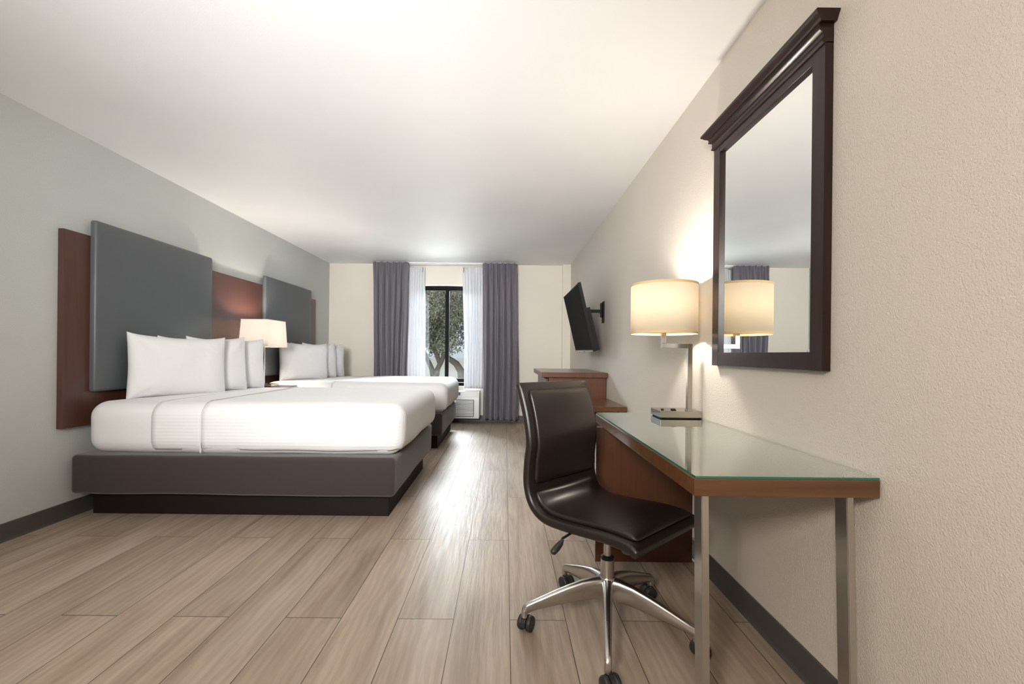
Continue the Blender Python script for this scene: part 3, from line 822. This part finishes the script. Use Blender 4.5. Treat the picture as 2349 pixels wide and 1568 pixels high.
    for ang in (185, 257.5, 329.5, 41.5, 112.5):
        a = math.radians(ang); dr = v((math.cos(a), math.sin(a), 0)); sd = v((-dr.y, dr.x, 0))
        bm = bmesh.new(); rings = []
        for r, zt, zb, hw in ((.015, .202, .118, .024), (.05, .200, .116, .021), (.10, .190, .112, .0175), (.16, .170, .104, .0155), (.22, .147, .094, .014), (.28, .122, .083, .0125), (.312, .110, .072, .0125), (.328, .098, .066, .011), (.334, .085, .064, .008)):
            ring = []
            for q in range(16):
                th = 2 * PI * q / 16; cx_, sx_ = math.cos(th), math.sin(th)
                ex = abs(cx_) ** .6 * (1 if cx_ > 0 else -1); ez = abs(sx_) ** .75 * (1 if sx_ > 0 else -1)
                wf = hw * (1.0 if ez > 0 else 1.0 - .35 * abs(ez))
                ring.append(C0 + dr * r + sd * (ex * wf) + v((0, 0, (zt + zb) / 2 + ez * (zt - zb) / 2)))
            rings.append(ring)
        loft(bm, rings); sp = obj('spoke', bm, M['chrome'], t, smooth=60)
        e = C0 + dr * .322
        bm = bmesh.new(); tube(bm, [e + v((0, 0, .058)), e + v((0, 0, .085))], .0125, 16); obj('caster_socket', bm, M['chrome'], sp, smooth=40)
        # caster: two wheels and a hood, trailing direction varies
        tr = math.radians({185: 60, 257.5: -70, 329.5: 10, 41.5: 200, 112.5: -60}[ang]); fd = v((math.cos(tr), math.sin(tr), 0)); ax = v((-fd.y, fd.x, 0))
        wc = e + fd * .014 + v((0, 0, .0285))
        cs = None
        bm = bmesh.new()
        tube(bm, [e + v((0, 0, .050)), e + v((0, 0, .064))], .008, 12)
        # hood: half disc between wheels
        rg = []
        for s_ in (-.008, .008):
            rr = [wc + ax * s_ + fd * (.0295 * math.cos(th)) + v((0, 0, .0300 * math.sin(th))) for th in [PI * (-.08 + 1.16 * q / 14) for q in range(15)]]
            rg.append(rr)
        loft(bm, rg)
        cs = obj('caster', bm, M['rubber'], t, smooth=40)
        for s_ in (-1, 1):
            bm = bmesh.new()
            prof_w = [(.008, .024), (.010, .0275), (.013, .0285), (.022, .0285), (.026, .0265), (.028, .021), (.0285, .004)]
            rings = [[wc + ax * (s_ * px) + fd * (pr * math.cos(2 * PI * q / 32)) + v((0, 0, pr * math.sin(2 * PI * q / 32))) for q in range(32)] for px, pr in prof_w]
            loft(bm, rings); obj('wheel', bm, M['rubber'], cs, smooth=50)
chair()

# ------------------------------------------------------------------ outside
M['lawn'] = noise_bump(mat('dry_lawn', (.42, .38, .30), .95), 3, .5, .05)
M['bark'] = noise_bump(mat('oak_bark', (.10, .085, .075), .95), 20, .8, .03)
def leaf_mat():
    m = mat('oak_leaves', (.10, .12, .07), .6)
    n = N(m, 'ShaderNodeTexNoise'); n.inputs['Scale'].default_value = 1.2; L(m, coords(m), n.inputs['Vector'])
    L(m, ramp(m, n.outputs[0], [(.3, (.085, .095, .075)), (.7, (.22, .22, .175))]), P(m).inputs['Base Color']); return m
M['leaf'] = leaf_mat()
struct('ground', B(((-60, 7.1, -.6), (60, 150, -.5))), M['lawn'])
def tree(x, y, base_z, label, crown, seed, leaves, branches, lsize):
    rnd = random.Random(seed)
    t = thing('oak_tree', (x, y, base_z), label, 'tree')
    bm = bmesh.new()
    for pts, rad in branches: tube(bm, pts, rad, 10)
    obj('trunk', bm, M['bark'], t, smooth=60)
    bm = bmesh.new()
    blobs = []
    for _ in range(95):
        while True:
            p = Vector((rnd.uniform(-1, 1), rnd.uniform(-1, 1), rnd.uniform(-1, 1)))
            if p.length < 1: break
        c0, rr = crown
        blobs.append(Vector(c0) + Vector((p.x * rr[0], p.y * rr[1], p.z * rr[2])))
    for _ in range(leaves):
        b_ = rnd.choice(blobs); q = Vector((rnd.gauss(0, 1), rnd.gauss(0, 1), rnd.gauss(0, 1))).normalized() * rnd.uniform(.3, 1) * .62
        p = b_ + q
        a = Vector((rnd.gauss(0, 1), rnd.gauss(0, 1), rnd.gauss(0, 1))).normalized(); b2 = a.orthogonal().normalized() * lsize * rnd.uniform(.35, .6); a *= lsize * rnd.uniform(.7, 1.2)
        bm.faces.new([bm.verts.new(p + a), bm.verts.new(p + b2), bm.verts.new(p - a), bm.verts.new(p - b2)])
    me = bpy.data.meshes.new('foliage')
    bmesh.ops.translate(bm, verts=bm.verts, vec=-Vector((x, y, base_z))); bm.to_mesh(me); bm.free(); me.materials.append(M['leaf'])
    f = bpy.data.objects.new('foliage', me); COL.objects.link(f); f.parent = t
D = 17.0
def at(px, py, y=D):
    u = (px - 1158.9) / 1000; v_ = -(py - 811.4) / 1000
    return (u * c - v_ * s) * y, y, H_CAM + (u * s + v_ * c) * y
A = lambda px, py, y=D: Vector(at(px, py, y))
tree(A(996, 880).x, D, -.5, 'large grey-green oak tree outside the window with a forked trunk', (tuple(A(1038, 675)), (3.4, 2.2, 2.2)), 5, 95000,
     [([A(998, 905), A(997, 862)], [.22, .17]), ([A(998, 872), A(990, 845), A(980, 822), A(965, 790), A(960, 740)], [.14, .10, .085, .07, .04]),
      ([A(998, 872), A(1004, 845), A(1013, 828), A(1022, 800), A(1035, 740), A(1040, 690)], [.14, .10, .09, .08, .05, .03]),
      ([A(1022, 815), A(1033, 824), A(1047, 834), A(1057, 850), A(1062, 880)], [.08, .11, .13, .15, .17]),
      ([A(1010, 835), A(985, 770), A(975, 700)], [.1, .06, .03])], .055)
